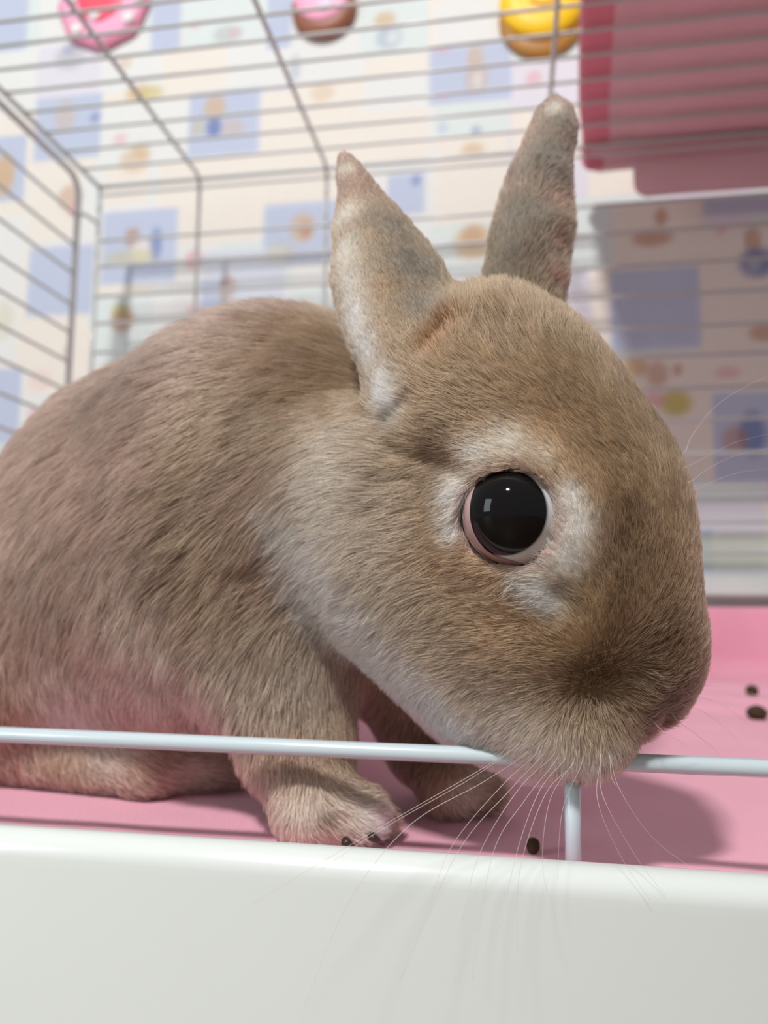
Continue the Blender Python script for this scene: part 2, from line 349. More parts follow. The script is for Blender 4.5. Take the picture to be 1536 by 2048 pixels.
# roof and back: rods from front to back that bend down behind
def bent(x, zt, rr, name='rod'):
    y1 = Y_BACK+.22; p = [(x, Y_FRONT, zt), (x, y1-1.0, zt)]+[(x, y1-1.0+math.sin(a), zt-1+math.cos(a)) for a in np.linspace(.2, 1.4, 5)]+[(x, y1, zt-1.2), (x, y1, ZR-.5)]
    wire(p, rr, name)
zr2 = Z_ROOF+RW+.16
for px, py in ((398, 350), (652, 345)): bent(Py(px, py, Y_BACK)[0], zr2, .17)
bent(on_plane(1108, 100, 2, zr2)[0], zr2, .17)
# back: bars across
zb = Z_ROOF-.75; bz = [Py(1450, y, Y_BACK)[2] for y in (394, 453, 521, 583, 649, 708, 774, 838, 906, 974, 1044, 1106)]
for z in bz: wire([(X_LEFT, Y_BACK, z), (X_RIGHT, Y_BACK, z)], .14)
wire([(X_LEFT+.1, Y_BACK+.05, Z_ROOF-.2), (X_LEFT+.1, Y_BACK+.05, ZR-.5)], .2, 'frame_rod')
wire([(X_RIGHT-.1, Y_BACK+.05, Z_ROOF-.2), (X_RIGHT-.1, Y_BACK+.05, ZR-.5)], .2, 'frame_rod')
# left and right side panels: frame bent over the rear corner, bars along the depth
for sgn, X in ((-1, X_LEFT), (1, X_RIGHT)):
    wire([(X, Y_FRONT, Z_ROOF), (X, Y_BACK, Z_ROOF)], .2, 'frame_rod')
    xs_ = X+sgn*.55; yp = Y_BACK-2.2; zt = Z_ROOF-.5
    wire([(xs_, Y_FRONT, zt), (xs_, yp-1.6, zt)]+[(xs_, yp-1.6+1.6*math.sin(a), zt-1.6+1.6*math.cos(a)) for a in np.linspace(.2, 1.45, 6)]+[(xs_, yp, zt-2), (xs_, yp, ZR-.6)], .26, 'frame_rod')
    for py in (439, 500, 557, 621, 677, 736, 793, 850, 908, 966, 1024, 1082, 1140):
        z = on_plane(160, py, 0, X_LEFT-.55)[2]
        if z > .6: wire([(xs_, Y_FRONT, z), (xs_, yp, z)], .13)
    wire([(xs_, Y_FRONT, zt), (xs_, Y_FRONT, ZS-1.2)], .2, 'frame_rod')
# rear corner clips
for X in (X_LEFT-.25, X_RIGHT+.25):
    wire([(X-.35, Y_BACK-1.9, Z_ROOF-3.4), (X+.1, Y_BACK-1.6, Z_ROOF-3.4), (X+.3, Y_BACK-.3, Z_ROOF-3.4), (X+.25, Y_BACK+.1, Z_ROOF-3.4)], .15, 'corner_clip')
wire([(X_LEFT, Y_FRONT, Z_ROOF), (X_RIGHT, Y_FRONT, Z_ROOF)], .2, 'frame_rod')
# the low bar of the open front and its short post
ZB = Py(768, 1503, Y_FRONT)[2]
wire([(X_LEFT-.55, Y_FRONT, ZB), (X_RIGHT+.55, Y_FRONT, ZB)], .175, 'front_bar', M_WIRE_F)
for px in (1145,):
    xp = Py(px, 1600, Y_FRONT)[0]; wire([(xp, Y_FRONT-.02, ZB), (xp, Y_FRONT-.02, -.3)], .16, 'front_post', M_WIRE_F)
for xp2 in (xp-18, xp+15): wire([(xp2, Y_FRONT-.02, ZB), (xp2, Y_FRONT-.02, -.3)], .16, 'front_post', M_WIRE_F)

# ---------------------------------------------------------------- pink towel folded over the roof at the back
M_TOWEL = mat('pink_towel', srgb(234, 190, 196), .95, noise=(30, .06), bump=(900, .6, .0008), sheen=.3, spec=.1)
def towel_fold(name, x0, x1, yf, yb, z_low, thick, parent, z_base, seed, m_=None):
    """a thick folded layer lying on the roof and hanging down behind the cage"""
    cr = .9+thick/2; zt = z_base+thick/2
    L1 = yb-yf; L2 = cr*math.pi/2; L3 = max(.3, zt-cr-z_low); n = 70; m = 24
    v = []
    for i in range(n+1):
        s = (L1+L2+L3)*i/n
        if s < L1: c = np.array([0, yf+s, zt]); nn = np.array([0, 0, 1.0])
        elif s < L1+L2: a = (s-L1)/cr; c = np.array([0, yb+cr*math.sin(a), zt-cr+cr*math.cos(a)]); nn = np.array([0, math.sin(a), math.cos(a)])
        else: c = np.array([0, yb+cr, zt-cr-(s-L1-L2)]); nn = np.array([0, 1.0, 0])
        e = min(1, (L1+L2+L3-s)/1.2); inset = .8*(1-math.sqrt(max(0, 1-(1-e)**2)))
        for j in range(m):
            w = 2*math.pi*j/m; cx, cn = math.cos(w), math.sin(w)
            hx = (x1-x0)/2-thick/2-inset
            px = (x0+x1)/2+math.copysign(hx, cx)*min(1, abs(cx)*3)+thick/2*cx
            th = thick*(.55+.45*e if e < 1 else 1)
            v.append(np.array([px, 0, 0])+c+nn*(th/2*math.copysign(abs(cn)**.6, cn)))
    v = np.array(v); w = vnoise(v*np.array([.3, .12, .12]), seed); v[:, 0] += .18*vnoise(v*.2, seed+1); hang = np.clip((v[:, 1]-yb)/1.5, 0, 1)
    v[:, 1] += hang*w*.25; v[:, 0] += TW_SKEW*np.clip(yb-v[:, 1], 0, 99)
    f = []
    for i in range(n):
        for j in range(m): k = (j+1) % m; f.append((i*m+j, i*m+k, (i+1)*m+k, (i+1)*m+j))
    f.append(tuple(range(m))[::-1]); f.append(tuple(range(n*m, n*m+m)))
    return obj(name, v, f, m_ or M_TOWEL, parent)
tw = empty('folded_towel', (Py(1300, 250, Y_BACK)[0], Y_BACK-8, Z_ROOF)); tag(tw, 'dusky pink towel folded over the back of the cage roof', 'towel')
zt0 = zr2+.17
TWX = Py(1172, 250, Y_BACK)[0]
TW_SKEW = (on_plane(1172, 0, 2, Z_ROOF)[0]-TWX)/(Y_BACK-on_plane(1172, 0, 2, Z_ROOF)[1])
towel_fold('fold', TWX, TWX+27, 33.0, Y_BACK+.5, Py(1300, 302, Y_BACK+1.5)[2], 1.5, tw, zt0, 31)
towel_fold('edge_fold', TWX-.35, TWX+2.0, 32.8, Y_BACK+.7, Py(1200, 292, Y_BACK+1.5)[2], 1.0, tw, zt0-.02, 35, mat('pink_towel_edge', srgb(232, 140, 156), .95, noise=(30, .06), bump=(900, .6, .0008), sheen=.2, spec=.1))  # deeper pink puts the rolled edge's redder shading into the colour
towel_fold('under_fold', Py(1268, 350, Y_BACK+1.4)[0], TWX+26, 44, Y_BACK+.35, Py(1300, 385, Y_BACK+1)[2], .5, tw, zt0-.06, 37)

# ---------------------------------------------------------------- round ornaments on the wall
def cake_disc(name, px, py, rpx, thick, colors, label, wob=0.0, squash=1.0):
    c = Py(px, py, Y_WALL); s = np.linalg.norm(c-CAM)/1830; R = rpx*s
    root = empty(name, (c[0], Y_WALL, c[2])); tag(root, label, 'wall ornament', 'ornaments on the wallpaper')
    def disc(nm, r, y0, y1, col, dx=0, dz=0, n=40, rough=.45):
        v, f = [], []; prof = [(r*.96, y0), (r, y0+(y1-y0)*.35), (r*.985, y0+(y1-y0)*.7), (r*.9, y1), (r*.6, y1+.05*(y1-y0)), (0.02, y1+.08*(y1-y0))]
        for (rr, yy) in prof:
            for j in range(n):
                w = 2*math.pi*j/n; q = rr*(1+wob*math.cos(8*w)); v.append((c[0]+dx+q*math.cos(w), Y_WALL-yy, c[2]+dz+q*squash*math.sin(w)))
        for i in range(len(prof)-1):
            for j in range(n): k = (j+1) % n; f.append((i*n+j, i*n+k, (i+1)*n+k, (i+1)*n+j))
        f.append(tuple(range((len(prof)-1)*n, len(prof)*n))); f.append(tuple(range(n))[::-1])
        return obj(nm, v, f, mat(name+'_'+nm, srgb(*col), rough), root)
    return root, disc, R
root, disc, R = cake_disc('strawberry_disc', 212, 12, 92, 1.2, None, 'pink scalloped disc with a red centre and white dots on the wallpaper', .03)
disc('rim', R, -.02, .8, (240, 150, 180)); disc('face', R*.9, .6, .95, (250, 178, 208)); disc('red_centre', R*.48, .8, 1.1, (244, 88, 112), -.1, -.1)
for dx, dz in ((-.12, -.35), (.82, -.05), (.62, -.5), (-.62, .1), (.2, .3), (-.5, -.62)): disc('dot', R*.13, .85, 1.2, (244, 232, 232), dx*R, dz*R, 14)
root, disc, R = cake_disc('doughnut_disc', 650, 22, 66, 1.2, None, 'brown doughnut disc with pink icing on the wallpaper')
disc('dough', R, -.02, 1.0, (150, 92, 66)); disc('icing', R*.86, .8, 1.25, (250, 170, 200), -.1, .9, 40); disc('hole', R*.3, 1.0, 1.32, (222, 196, 216), .25, -.3, 24)
root, disc, R = cake_disc('biscuit_disc', 1084, 16, 84, 1.4, None, 'bright yellow disc on a brown backing beside the pink towel')
disc('backing', R, -.02, .7, (176, 122, 44), 0, -1.2); disc('face', R*.98, .4, 1.5, (255, 205, 10), 0, .15)
v, f = tube_vf([(Py(1060+dx, 24+.012*(dx-25)**2*-1+8, Y_WALL)[0], Y_WALL-1.62, Py(1060+dx, 34-.012*(dx-25)**2, Y_WALL)[2]) for dx in range(0, 51, 5)], .12, 6)
obj('mouth_line', v, f, mat('biscuit_line', srgb(222, 150, 10), .5), root)
v, f = tube_vf([(Py(1098, 5, Y_WALL)[0]+.3*math.cos(a), Y_WALL-1.6, Py(1098, 5, Y_WALL)[2]+.3*math.sin(a)) for a in np.linspace(0, 6.28, 12)], .16, 6)
obj('cheek_mark', v, f, mat('biscuit_cheek', srgb(206, 120, 20), .5), root)

# ---------------------------------------------------------------- droppings on the mat
M_DROP = mat('dropping', srgb(62, 46, 26), .9, noise=(300, .3), bump=(800, .6, .0008))
def mat_z(x, y):
    i = np.argmin((gv[:, 0]-x)**2+(gv[:, 1]-y)**2); return gv[i, 2]
def dropping(px, py, r, label, seed, sx=1.0):
    c = Pz(px, py, .3); z = mat_z(c[0], c[1]); c = Pz(px, py, z+r*.8); z = mat_z(c[0], c[1]); c[2] = z+r*.85
    bm = bmesh.new(); bmesh.ops.create_icosphere(bm, subdivisions=3, radius=r)
    vv = np.array([q.co[:] for q in bm.verts]); ff = [[q.index for q in p.verts] for p in bm.faces]; bm.free()
    vv = vv*np.array([sx, 1, .92]); vv *= (1+.09*vnoise(vv/r*1.6+seed, seed))[:, None]
    o = obj('dropping', vv+c, ff, M_DROP); tag(o, label, 'dropping', 'droppings on the pink mat'); return o
dropping(1504, 1386, .34, 'small round dark brown dropping on the pink mat, farther of a pair', 3)
dropping(1514, 1417, .36, 'oval dark brown dropping on the pink mat, nearer of a pair', 5, 1.25)
dropping(1066, 1692, .19, 'dark brown dropping beside the short wire post', 9, .75)
# ---------------------------------------------------------------- the rabbit's body as one sculpted surface
HS = 1.205                                                  # head scale
EYE_R = 0.95
EYE = P(1028, 1030, 14.1)                                    # centre of the near eyeball
H_L = unit(cam2world(np.array([.60, .16, .78])))             # head: towards its far side
_f0 = cam2world(np.array([.60, -.78, -.20]))
H_F = unit(_f0-H_L*(_f0@H_L))                                # head: towards the nose
H_U = np.cross(H_L, H_F)                                     # head: towards the crown
if H_U@RGT < 0: H_U = -H_U
HAX = np.stack([H_F, H_L, H_U])
HC = EYE-HS*(H_F*.75+H_U*.55-H_L*1.62)
def hp(f, l, u): return HC+HS*(H_F*f+H_L*l+H_U*u)
def ear_sheet(left, right, d_base, d_tip, bulge, peak, n_u=64, n_v=25):
    """points of a cupped ear between its two rims (pixel, from base to tip); the back bulges towards the viewer's side by 'bulge' cm"""
    def at(pl, u):
        pl = np.array(pl, float); seg = np.r_[0, np.cumsum(np.linalg.norm(np.diff(pl, axis=0), axis=1))]; seg /= seg[-1]
        return np.array([np.interp(u, seg, pl[:, 0]), np.interp(u, seg, pl[:, 1])])
    pts, rad = [], []
    for i in range(n_u):
        u = i/(n_u-1); l, r = at(left, u), at(right, u); d = d_base+(d_tip-d_base)*u
        wd = np.linalg.norm(r-l)/F_PX*d
        for j in range(n_v):
            v = j/(n_v-1); e = math.log(.5)/math.log(peak); s = math.sin(math.pi*v**e)
            m = l+(r-l)*v
            pts.append(P(m[0], m[1], d-min(bulge, wd*.42)*s)); rad.append(.13+.05*s)
    return np.array(pts), np.array(rad)
NOSE = []
def build_rabbit_field(h=.15):
    lo, hi = np.array([-17., 11., -.3]), np.array([9.5, 37., 21.])
    F = Field(lo, hi, h); I = np.eye(3)
    # trunk
    S, M, R, T = P(560, 985, 22.0), P(365, 1080, 25.5), P(120, 1285, 29.5), P(-150, 1370, 31)
    F.cone(S, M, 5.1, 5.4, 1.5); F.cone(M, R, 5.3, 4.6, 1.2); F.cone(R, T, 4.6, 3.8, 1.5)
    F.cone(P(430, 1180, 22.5), P(150, 1240, 25.5), 4.2, 4.4, 2.0)           # belly
    F.cone(P(560, 1130, 21.2), P(760, 1040, 20.9), 4.1, 3.5, 1.6)           # chest and neck
    F.ell(P(50, 1270, 24.0), I, (3.9, 3.6, 3.9), 1.2)                      # haunch
    F.ball(P(-265, 1330, 31.8), 1.5, .5)                                   # tail
    # hind foot
    F.cone(Pz(40, 1485, 1.1), Pz(300, 1525, .85), 1.1, .9, .5); F.cone(Pz(300, 1525, .85), Pz(470, 1530, .65), .85, .62, .4)
    # near foreleg
    F.cone(P(560, 1290, 19.0), P(590, 1480, 18.1), 2.0, 1.2, 1.0); F.cone(P(590, 1480, 18.1), Pz(625, 1600, .95), 1.15, .8, .5)
    F.cone(Pz(625, 1615, .8), Pz(720, 1630, .65), .8, .65, .5)
    for tx, ty in ((655, 1655), (710, 1655), (765, 1645)): F.cone(Pz(tx-40, ty-22, .5), Pz(tx, ty, .38), .42, .36, .15)
    # far foreleg
    F.cone(P(820, 1330, 21.5), P(860, 1480, 21.0), 1.8, 1.1, 1.0); F.cone(P(860, 1480, 21.0), Pz(905, 1570, .8), 1.05, .7, .5)
    F.cone(Pz(905, 1575, .7), Pz(975, 1585, .55), .68, .5, .4)
    # head
    H = Field(lo, hi, h)
    H.ell(hp(-1.15, .1, .5), HAX, np.array([2.3, 2.05, 1.95])*HS, .8)      # cranium
    H.ell(hp(.35, .2, .78), HAX, np.array([2.65, 1.8, 1.72])*HS, .8)       # forehead and nose bridge
    H.ell(hp(2.4, .05, -.12), HAX, np.array([2.1, 1.25, 1.55])*HS, .9)      # snout
    for sgn in (-1, 1):
        H.ell(hp(3.5, .6*sgn, -1.3), HAX, np.array([1.25, 1.0, 1.15])*HS, .5)  # whisker pads
        H.ell(hp(-.45, 1.05*sgn, -2.12), HAX, np.array([2.75, 1.5, 1.95])*HS, 1.0)  # cheeks
        H.ell(hp(1.75, .7*sgn, -2.3), HAX, np.array([2.1, 1.2, 1.5])*HS, .8)   # jaw
        H.ell(hp(.55, 1.15*sgn, .75), HAX, np.array([1.3, .8, .8])*HS, .6)     # brow
    H.ell(hp(3.55, .35, -.55), HAX, np.array([1.15, .95, 1.0])*HS, .5)      # nose
    for sgn in (-1, 1): H.ell(hp(1.8, 1.08*sgn, -.75), HAX, np.array([1.5, .88, 1.0])*HS, .7)   # below the eye
    for sgn in (-1, 1): H.ell(hp(2.0, 1.0*sgn, .2), HAX, np.array([1.25, .72, .95])*HS, .7)   # towards the nose
    H.ell(hp(3.0, -.1, -2.45), HAX, np.array([1.55, 1.1, 1.05])*HS, .6)         # chin
    for c_, n_ in ((EYE, unit(unit(CAM-EYE)*.75-H_L*.6)), (EYE+2*HS*1.62*H_L, H_L)):   # soft rim of flesh round each eye
        a_ = unit(np.cross(n_, H_F)); H.ell(c_+n_*.05, np.stack([n_, a_, np.cross(n_, a_)]), (.6, 1.5, 1.5), .55)
    sl = tuple(slice(None) for _ in range(3)); F.mix(sl, H.f, .9)
    # ears
    pn, rn = ear_sheet([(800, 825), (755, 770), (715, 700), (690, 640), (674, 560), (676, 460), (686, 390), (684, 345), (688, 322)],
                       [(862, 720), (892, 650), (902, 588), (880, 535), (845, 490), (790, 425), (742, 370), (715, 335), (692, 316)], 15.6, 18.3, .95, .42)
    pf, rf = ear_sheet([(985, 640), (976, 560), (984, 490), (1005, 410), (1034, 330), (1066, 258), (1080, 224), (1102, 206)],
                       [(1105, 640), (1110, 590), (1122, 520), (1128, 430), (1126, 370), (1138, 300), (1147, 252), (1137, 218), (1112, 205)], 18.2, 20.0, .9, .55)
    F.cloud(pn, rn, .5); F.cloud(pf, rf, .5)
    # creases in the skin: behind the eye, at the ear's root and across the nape
    def skin(px, py):
        d = np.arange(10.0, 30.0, .04); p = CAM+d[:, None]*ray(px, py); i = np.argmax(F.sample(p) < 0); return p[i]
    for pl, rr in (([(790, 898), (850, 915), (915, 938)], .13), ([(730, 830), (775, 838), (820, 800)], .08), ([(845, 700), (868, 668), (900, 640)], .1), ([(700, 945), (760, 960), (830, 950)], .08), ([(1120, 1180), (1150, 1215)], .1)):
        q = [skin(*p) for p in pl]
        for a, b in zip(q[:-1], q[1:]): F.cone(a, b, rr, rr, .22, cut=True)
    # nose and cleft of the lip, on the front of the snout
    def front(l, u):
        a, b = hp(6.5, l*1.2+.25, u), hp(2.0, l*.6+.1, u); t = np.arange(0, 1, .006); p = a+(b-a)*t[:, None]; return p[np.argmax(F.sample(p) < 0)]
    NOSE.clear()
    for pl in ([(0, -.75), (0, -1.2), (0, -1.7)], [(0, -.75), (.28, -.5), (.5, -.15)], [(0, -.75), (-.28, -.5), (-.5, -.15)]):
        q = [front(*p) for p in pl]; NOSE.extend(q)
        for a, b in zip(q[:-1], q[1:]): F.cone(a, b, .09, .09, .15, cut=True)
    # eye sockets
    far_eye = EYE+2*HS*1.62*H_L
    F.ball(EYE, EYE_R*1.05, .1, cut=True); F.ball(far_eye, EYE_R*1.05, .12, cut=True)
    zz = F.lo[2]+F.h*np.arange(F.n[2]); F.f = np.maximum(F.f, (.06-zz)[None, None, :].astype(np.float32))   # it rests on the mat
    return F, far_eye, H
# ---------------------------------------------------------------- the rabbit: body, eyes, fur, whiskers, claws
RF, FAR_EYE, HF = build_rabbit_field(.14)
RV, RQ = RF.mesh(); RN = RF.normal(RV)
rx_, ry_, rd_ = project(RV)
def anchor(px, py, rad=14):
    """the surface point of the rabbit met by the line of sight through a pixel"""
    e = np.hypot(rx_-px, ry_-py)
    while True:
        m = np.where(e < rad)[0]
        if len(m): break
        rad *= 1.6
    i = m[np.argmin(rd_[m])]; return RV[i], RN[i]
BROWN, BODYC, CREAMF, WHITEF, GOLD, DARKF, GREYF, PALEB = [np.array(srgb(*c)) for c in ((193, 163, 129), (192, 158, 138), (238, 224, 206), (253, 247, 238), (214, 172, 128), (128, 101, 78), (150, 137, 120), (222, 202, 182))]
# coat colours and some painted shade: pixel where the mark lies on the body, its size in cm, colour, strength
MARKS = [(665, 880, .9, PALEB, .7), (700, 1010, 1.2, PALEB, .4), (650, 970, .7, CREAMF, .5), (650, 1060, .7, CREAMF, .5), (800, 1250, 1.3, PALEB, .4), (720, 1130, 1.2, PALEB, .4), (850, 1060, 1.0, PALEB, .25), (1000, 1450, .8, CREAMF, .45), (1120, 1500, .8, CREAMF, .35),
         (1290, 1120, .7, DARKF, .45), (1185, 1350, .6, DARKF, .65), (1150, 1390, .4, DARKF, .4), (1345, 1290, .8, DARKF, .75), (1350, 1400, .8, DARKF, .75), (1310, 1460, .5, DARKF, .5), (1255, 1260, .5, DARKF, .4), (960, 1380, .5, DARKF, .25), (1060, 830, .7, DARKF, .25), (880, 910, .45, DARKF, .7), (740, 985, .5, DARKF, .3),  # DARKF here also paints shade: muzzle's far side and the fold behind the eye
         (900, 1120, .9, GOLD, .5), (1000, 1260, .7, GOLD, .5), (1090, 880, .6, GOLD, .6), (1180, 980, .6, GOLD, .4), (865, 675, .3, np.array(srgb(186, 128, 84)), .9), (890, 640, .35, np.array(srgb(186, 128, 84)), .9), (1010, 640, .5, DARKF, .35), (960, 600, .8, GOLD, .25), (860, 1330, .7, GOLD, .2), (850, 780, .7, GOLD, .2),
         (905, 985, .38, WHITEF, .95), (915, 1050, .3, WHITEF, .9), (960, 905, .3, WHITEF, .6), (1020, 885, .35, CREAMF, .9), (1085, 905, .3, CREAMF, .6), (1130, 990, .28, WHITEF, .8), (1150, 1070, .38, WHITEF, .9), (1140, 1130, .42, WHITEF, .85), (1075, 1190, .3, WHITEF, 1), (1115, 1205, .3, WHITEF, .95), (1030, 1165, .22, CREAMF, .8),
         (980, 1490, .45, CREAMF, .9), (1040, 1515, .45, CREAMF, .95), (1110, 1530, .42, CREAMF, .95), (1180, 1530, .4, CREAMF, .85), (1230, 1510, .3, CREAMF, .6), (1060, 1450, .4, CREAMF, .5), (1265, 1010, .25, DARKF, .6), (1262, 1080, .25, DARKF, .7), (1255, 1150, .25, DARKF, .7), (1240, 1210, .25, DARKF, .5),
         (685, 420, .4, CREAMF, .8), (680, 500, .45, CREAMF, .9), (685, 570, .5, CREAMF, .9), (700, 640, .5, WHITEF, .9), (725, 710, .45, WHITEF, .9), (755, 775, .4, WHITEF, .9), (780, 820, .35, WHITEF, .8), (690, 325, .25, CREAMF, .7), (770, 560, .3, GOLD, .5), (750, 460, .25, GOLD, .5), (790, 660, .5, BROWN, .5),
         (840, 520, .8, GREYF, .9), (800, 450, .6, GREYF, .8), (850, 600, .6, GREYF, .9), (1040, 420, 1.0, GREYF, .9), (1020, 510, .9, GREYF, .9), (1090, 300, .9, GREYF, .9), (1110, 225, .5, GREYF, .8), (1110, 205, .25, CREAMF, .8), (1080, 530, .5, DARKF, .5), (1118, 400, .3, np.array(srgb(214, 160, 140)), .7), (1118, 480, .3, np.array(srgb(206, 150, 132)), .8), (1112, 560, .3, np.array(srgb(190, 130, 112)), .8), (1060, 480, .5, DARKF, .35),
         (600, 790, 1.3, BROWN, .4), (540, 700, 1.5, BODYC, .5), (420, 1010, 1.2, DARKF, .3), (310, 1130, 1.0, DARKF, .4), (230, 780, 1.2, DARKF, .25), (100, 1200, 1.4, DARKF, .25), (470, 1240, .9, DARKF, .25),
         (620, 1330, 1.2, PALEB, .7), (480, 1380, 1.2, PALEB, .6), (330, 1380, 1.5, PALEB, .7), (180, 1390, 1.4, PALEB, .75), (110, 1430, 1.0, WHITEF, .6), (280, 1290, 1.3, PALEB, .6), (30, 1420, .9, BROWN, .7), (540, 1130, 1.0, BODYC, .6), (520, 960, 1.0, BODYC, .6), (720, 1430, 1.2, PALEB, .6),
         (600, 1620, .9, CREAMF, .8), (700, 1650, .7, CREAMF, .8), (770, 1660, .5, WHITEF, .9), (660, 1640, .25, DARKF, .5), (590, 1500, .9, BODYC, .7), (420, 1540, 1.0, CREAMF, .6), (200, 1510, .8, CREAMF, .5), (120, 1540, .7, BROWN, .6), (940, 1590, .6, CREAMF, .6)]
# how the fur lies: pixel, direction in the picture (x right, y down), length in cm, lift
COMB = [(1250, 850, -.7, -.7, .5, .35), (1150, 760, -.7, -.7, .5, .35), (1050, 720, -.6, -.75, .5, .35), (950, 740, -.8, -.6, .5, .35), (1340, 950, -.4, -.9, .42, .35), (1330, 1100, -.25, -1, .4, .38), (1380, 1200, .1, -1, .32, .4), (1270, 1180, -.35, -.95, .42, .4), (1350, 1300, .25, -1, .35, .45), (1340, 1420, .4, -.9, .35, .45),
        (1200, 1270, -.2, -1, .45, .6), (1180, 1350, .0, -.5, .42, 1.2), (1110, 1340, -.95, -.2, .5, .65), (1080, 1420, -.85, .5, .55, .55), (1140, 1430, -.35, .95, .55, .7), (1200, 1425, .15, 1, .52, .75), (1190, 1490, .0, 1, .55, .55), (1240, 1460, .3, .95, .5, .6), (1260, 1370, .8, .2, .45, .7), (1250, 1330, .5, -.85, .42, .6), (1130, 1530, -.2, 1, .5, .5), (1040, 1500, -.6, .8, .6, .45),
        (1000, 1330, -.95, .3, .6, .42), (1000, 1250, -.95, .2, .55, .4), (1100, 1260, -.75, -.35, .45, .45), (900, 1200, -.9, .4, .65, .4), (880, 1330, -.8, .6, .65, .4), (950, 1430, -.7, .7, .65, .4), (800, 1200, -.85, .5, .7, .4), (780, 1320, -.65, .75, .75, .42), (700, 1220, -.75, .65, .8, .42), (660, 1130, -.85, .5, .8, .42), (700, 1000, -1, .2, .75, .4), (640, 960, -.95, .3, .8, .4), (800, 1050, -.95, .25, .65, .38), (850, 950, -1, .12, .6, .38), (750, 880, -.95, .05, .65, .38), (680, 820, -.9, .1, .7, .4), (880, 860, -.95, -.25, .5, .35), (850, 780, -.9, -.4, .5, .35),
        (740, 1360, -.5, .85, .75, .42), (680, 1300, -.6, .8, .75, .42), (850, 1440, -.45, .9, .7, .42), (940, 1515, -.4, .9, .6, .45),
        (990, 880, -1, -.3, .4, .3), (920, 940, -.95, .1, .42, .3), (910, 1040, -.9, .4, .42, .3), (1080, 890, -.85, -.5, .38, .3), (1130, 960, -.55, -.85, .34, .3), (1150, 1060, -.35, -.9, .32, .32), (1150, 1140, -.4, -.85, .34, .34), (1090, 1190, -.9, .1, .4, .35), (980, 1150, -.9, .4, .45, .35),
        (930, 610, -.2, -1, .8, .75), (985, 600, -.1, -1, .85, .8), (1040, 610, .0, -1, .85, .8), (1095, 640, .1, -1, .7, .7), (880, 680, -.4, -.9, .45, .45), (1000, 670, -.4, -.9, .5, .42), (830, 720, -.7, -.7, .4, .35), (790, 800, -.9, -.2, .5, .35),
        (840, 560, -.35, -.93, .28, .28), (770, 470, -.4, -.9, .26, .28), (710, 360, -.2, -1, .18, .35), (690, 500, -.35, -.9, .3, .3), (690, 620, -.4, -.9, .28, .35), (740, 740, -.5, -.85, .32, .38), (790, 640, -.35, -.93, .24, .32),
        (1010, 520, .2, -1, .32, .28), (1060, 400, .25, -1, .3, .28), (1110, 260, .15, -1, .25, .32), (1095, 500, .5, -.85, .42, .5), (1120, 450, .85, -.5, .7, .8), (1122, 380, .75, -.65, .5, .7), (1112, 560, .7, -.7, .65, .7),
        (640, 720, -.85, .2, 1.2, .35), (560, 740, -.85, .5, 1.35, .35), (500, 640, -1, .25, 1.2, .35), (350, 700, -1, .4, 1.3, .35), (400, 850, -.85, .5, 1.4, .35), (550, 900, -.8, .55, 1.4, .35), (200, 800, -.9, .5, 1.4, .35), (60, 920, -.8, .6, 1.4, .35), (250, 950, -.8, .6, 1.4, .35), (100, 1080, -.6, .8, 1.4, .35), (350, 1080, -.7, .7, 1.4, .38), (520, 1080, -.75, .65, 1.3, .38), (450, 1220, -.55, .85, 1.3, .4), (560, 1200, -.6, .8, 1.2, .42), (250, 1230, -.5, .85, 1.4, .4), (80, 1250, -.3, .95, 1.3, .4), (600, 1320, -.35, .95, 1.1, .42), (680, 1400, -.2, 1, 1.0, .42), (450, 1370, -.4, .95, 1.2, .42), (280, 1370, -.3, .95, 1.2, .42), (120, 1380, -.1, 1, 1.1, .4),
        (590, 1480, .0, 1, .7, .4), (610, 1580, .15, 1, .5, .45), (680, 1640, .8, .5, .38, .5), (760, 1660, .9, .35, .4, .5), (560, 1630, -.1, 1, .4, .45), (250, 1530, .85, .35, .5, .45), (430, 1540, .95, .2, .5, .45), (70, 1520, .4, .9, .5, .45), (880, 1520, .2, 1, .6, .4), (960, 1590, .8, .5, .35, .45)]
MK = [(anchor(a[0], a[1])[0], *a[2:]) for a in MARKS]+[(q, .2, np.array(srgb(150, 100, 92)), .8) for q in NOSE]
def coat(p):
    """base colour of the coat at points p, with the painted shade of MARKS"""
    hd = np.clip((8.2-np.linalg.norm(p-(HC+H_F*.3), axis=1))/1.5, 0, 1)[:, None]
    c = BODYC*(1-hd)+BROWN*hd
    mot = vnoise(p*np.array([.45, .45, .55]), 10)*.35+vnoise(p*np.array([1.1, 1.1, 1.4]), 11)*.4+vnoise(p*2.6, 12)*.4
    c = c*(1+(.36-.16*hd)*mot[:, None])
    loc = (p-HC)@HAX.T/HS; f_, l_, u_ = loc[:, 0], loc[:, 1], loc[:, 2]
    inh = np.clip((.45-HF.sample(p))/.2, 0, 1)*(f_ > -2.6)
    def smooth(t): t = np.clip(t, 0, 1); return t*t*(3-2*t)
    pale = smooth((-u_-.9)/1.2)*.55*smooth((f_+2.6)/.5)
    jaw = smooth((-u_-np.interp(f_, [-2.5, -1, .5, 2, 3, 4.5], [2.5, 1.9, 1.8, 1.85, 1.95, 2.2])+.12*mot)/.45)
    for wq, colq in ((pale, CREAMF), (jaw, WHITEF)):
        wq = (wq*inh)[:, None]; c = c*(1-wq)+colq*wq
    for q, r, col, s in MK:
        d2 = ((p-q)**2).sum(1)/(r*r)
        m = d2 < 5; w = (np.exp(-d2[m])*s)[:, None]; w = np.clip(w*1.15, 0, 1); c[m] = c[m]*(1-w)+col*w
    return c
ga, gt, gl = [], [], []
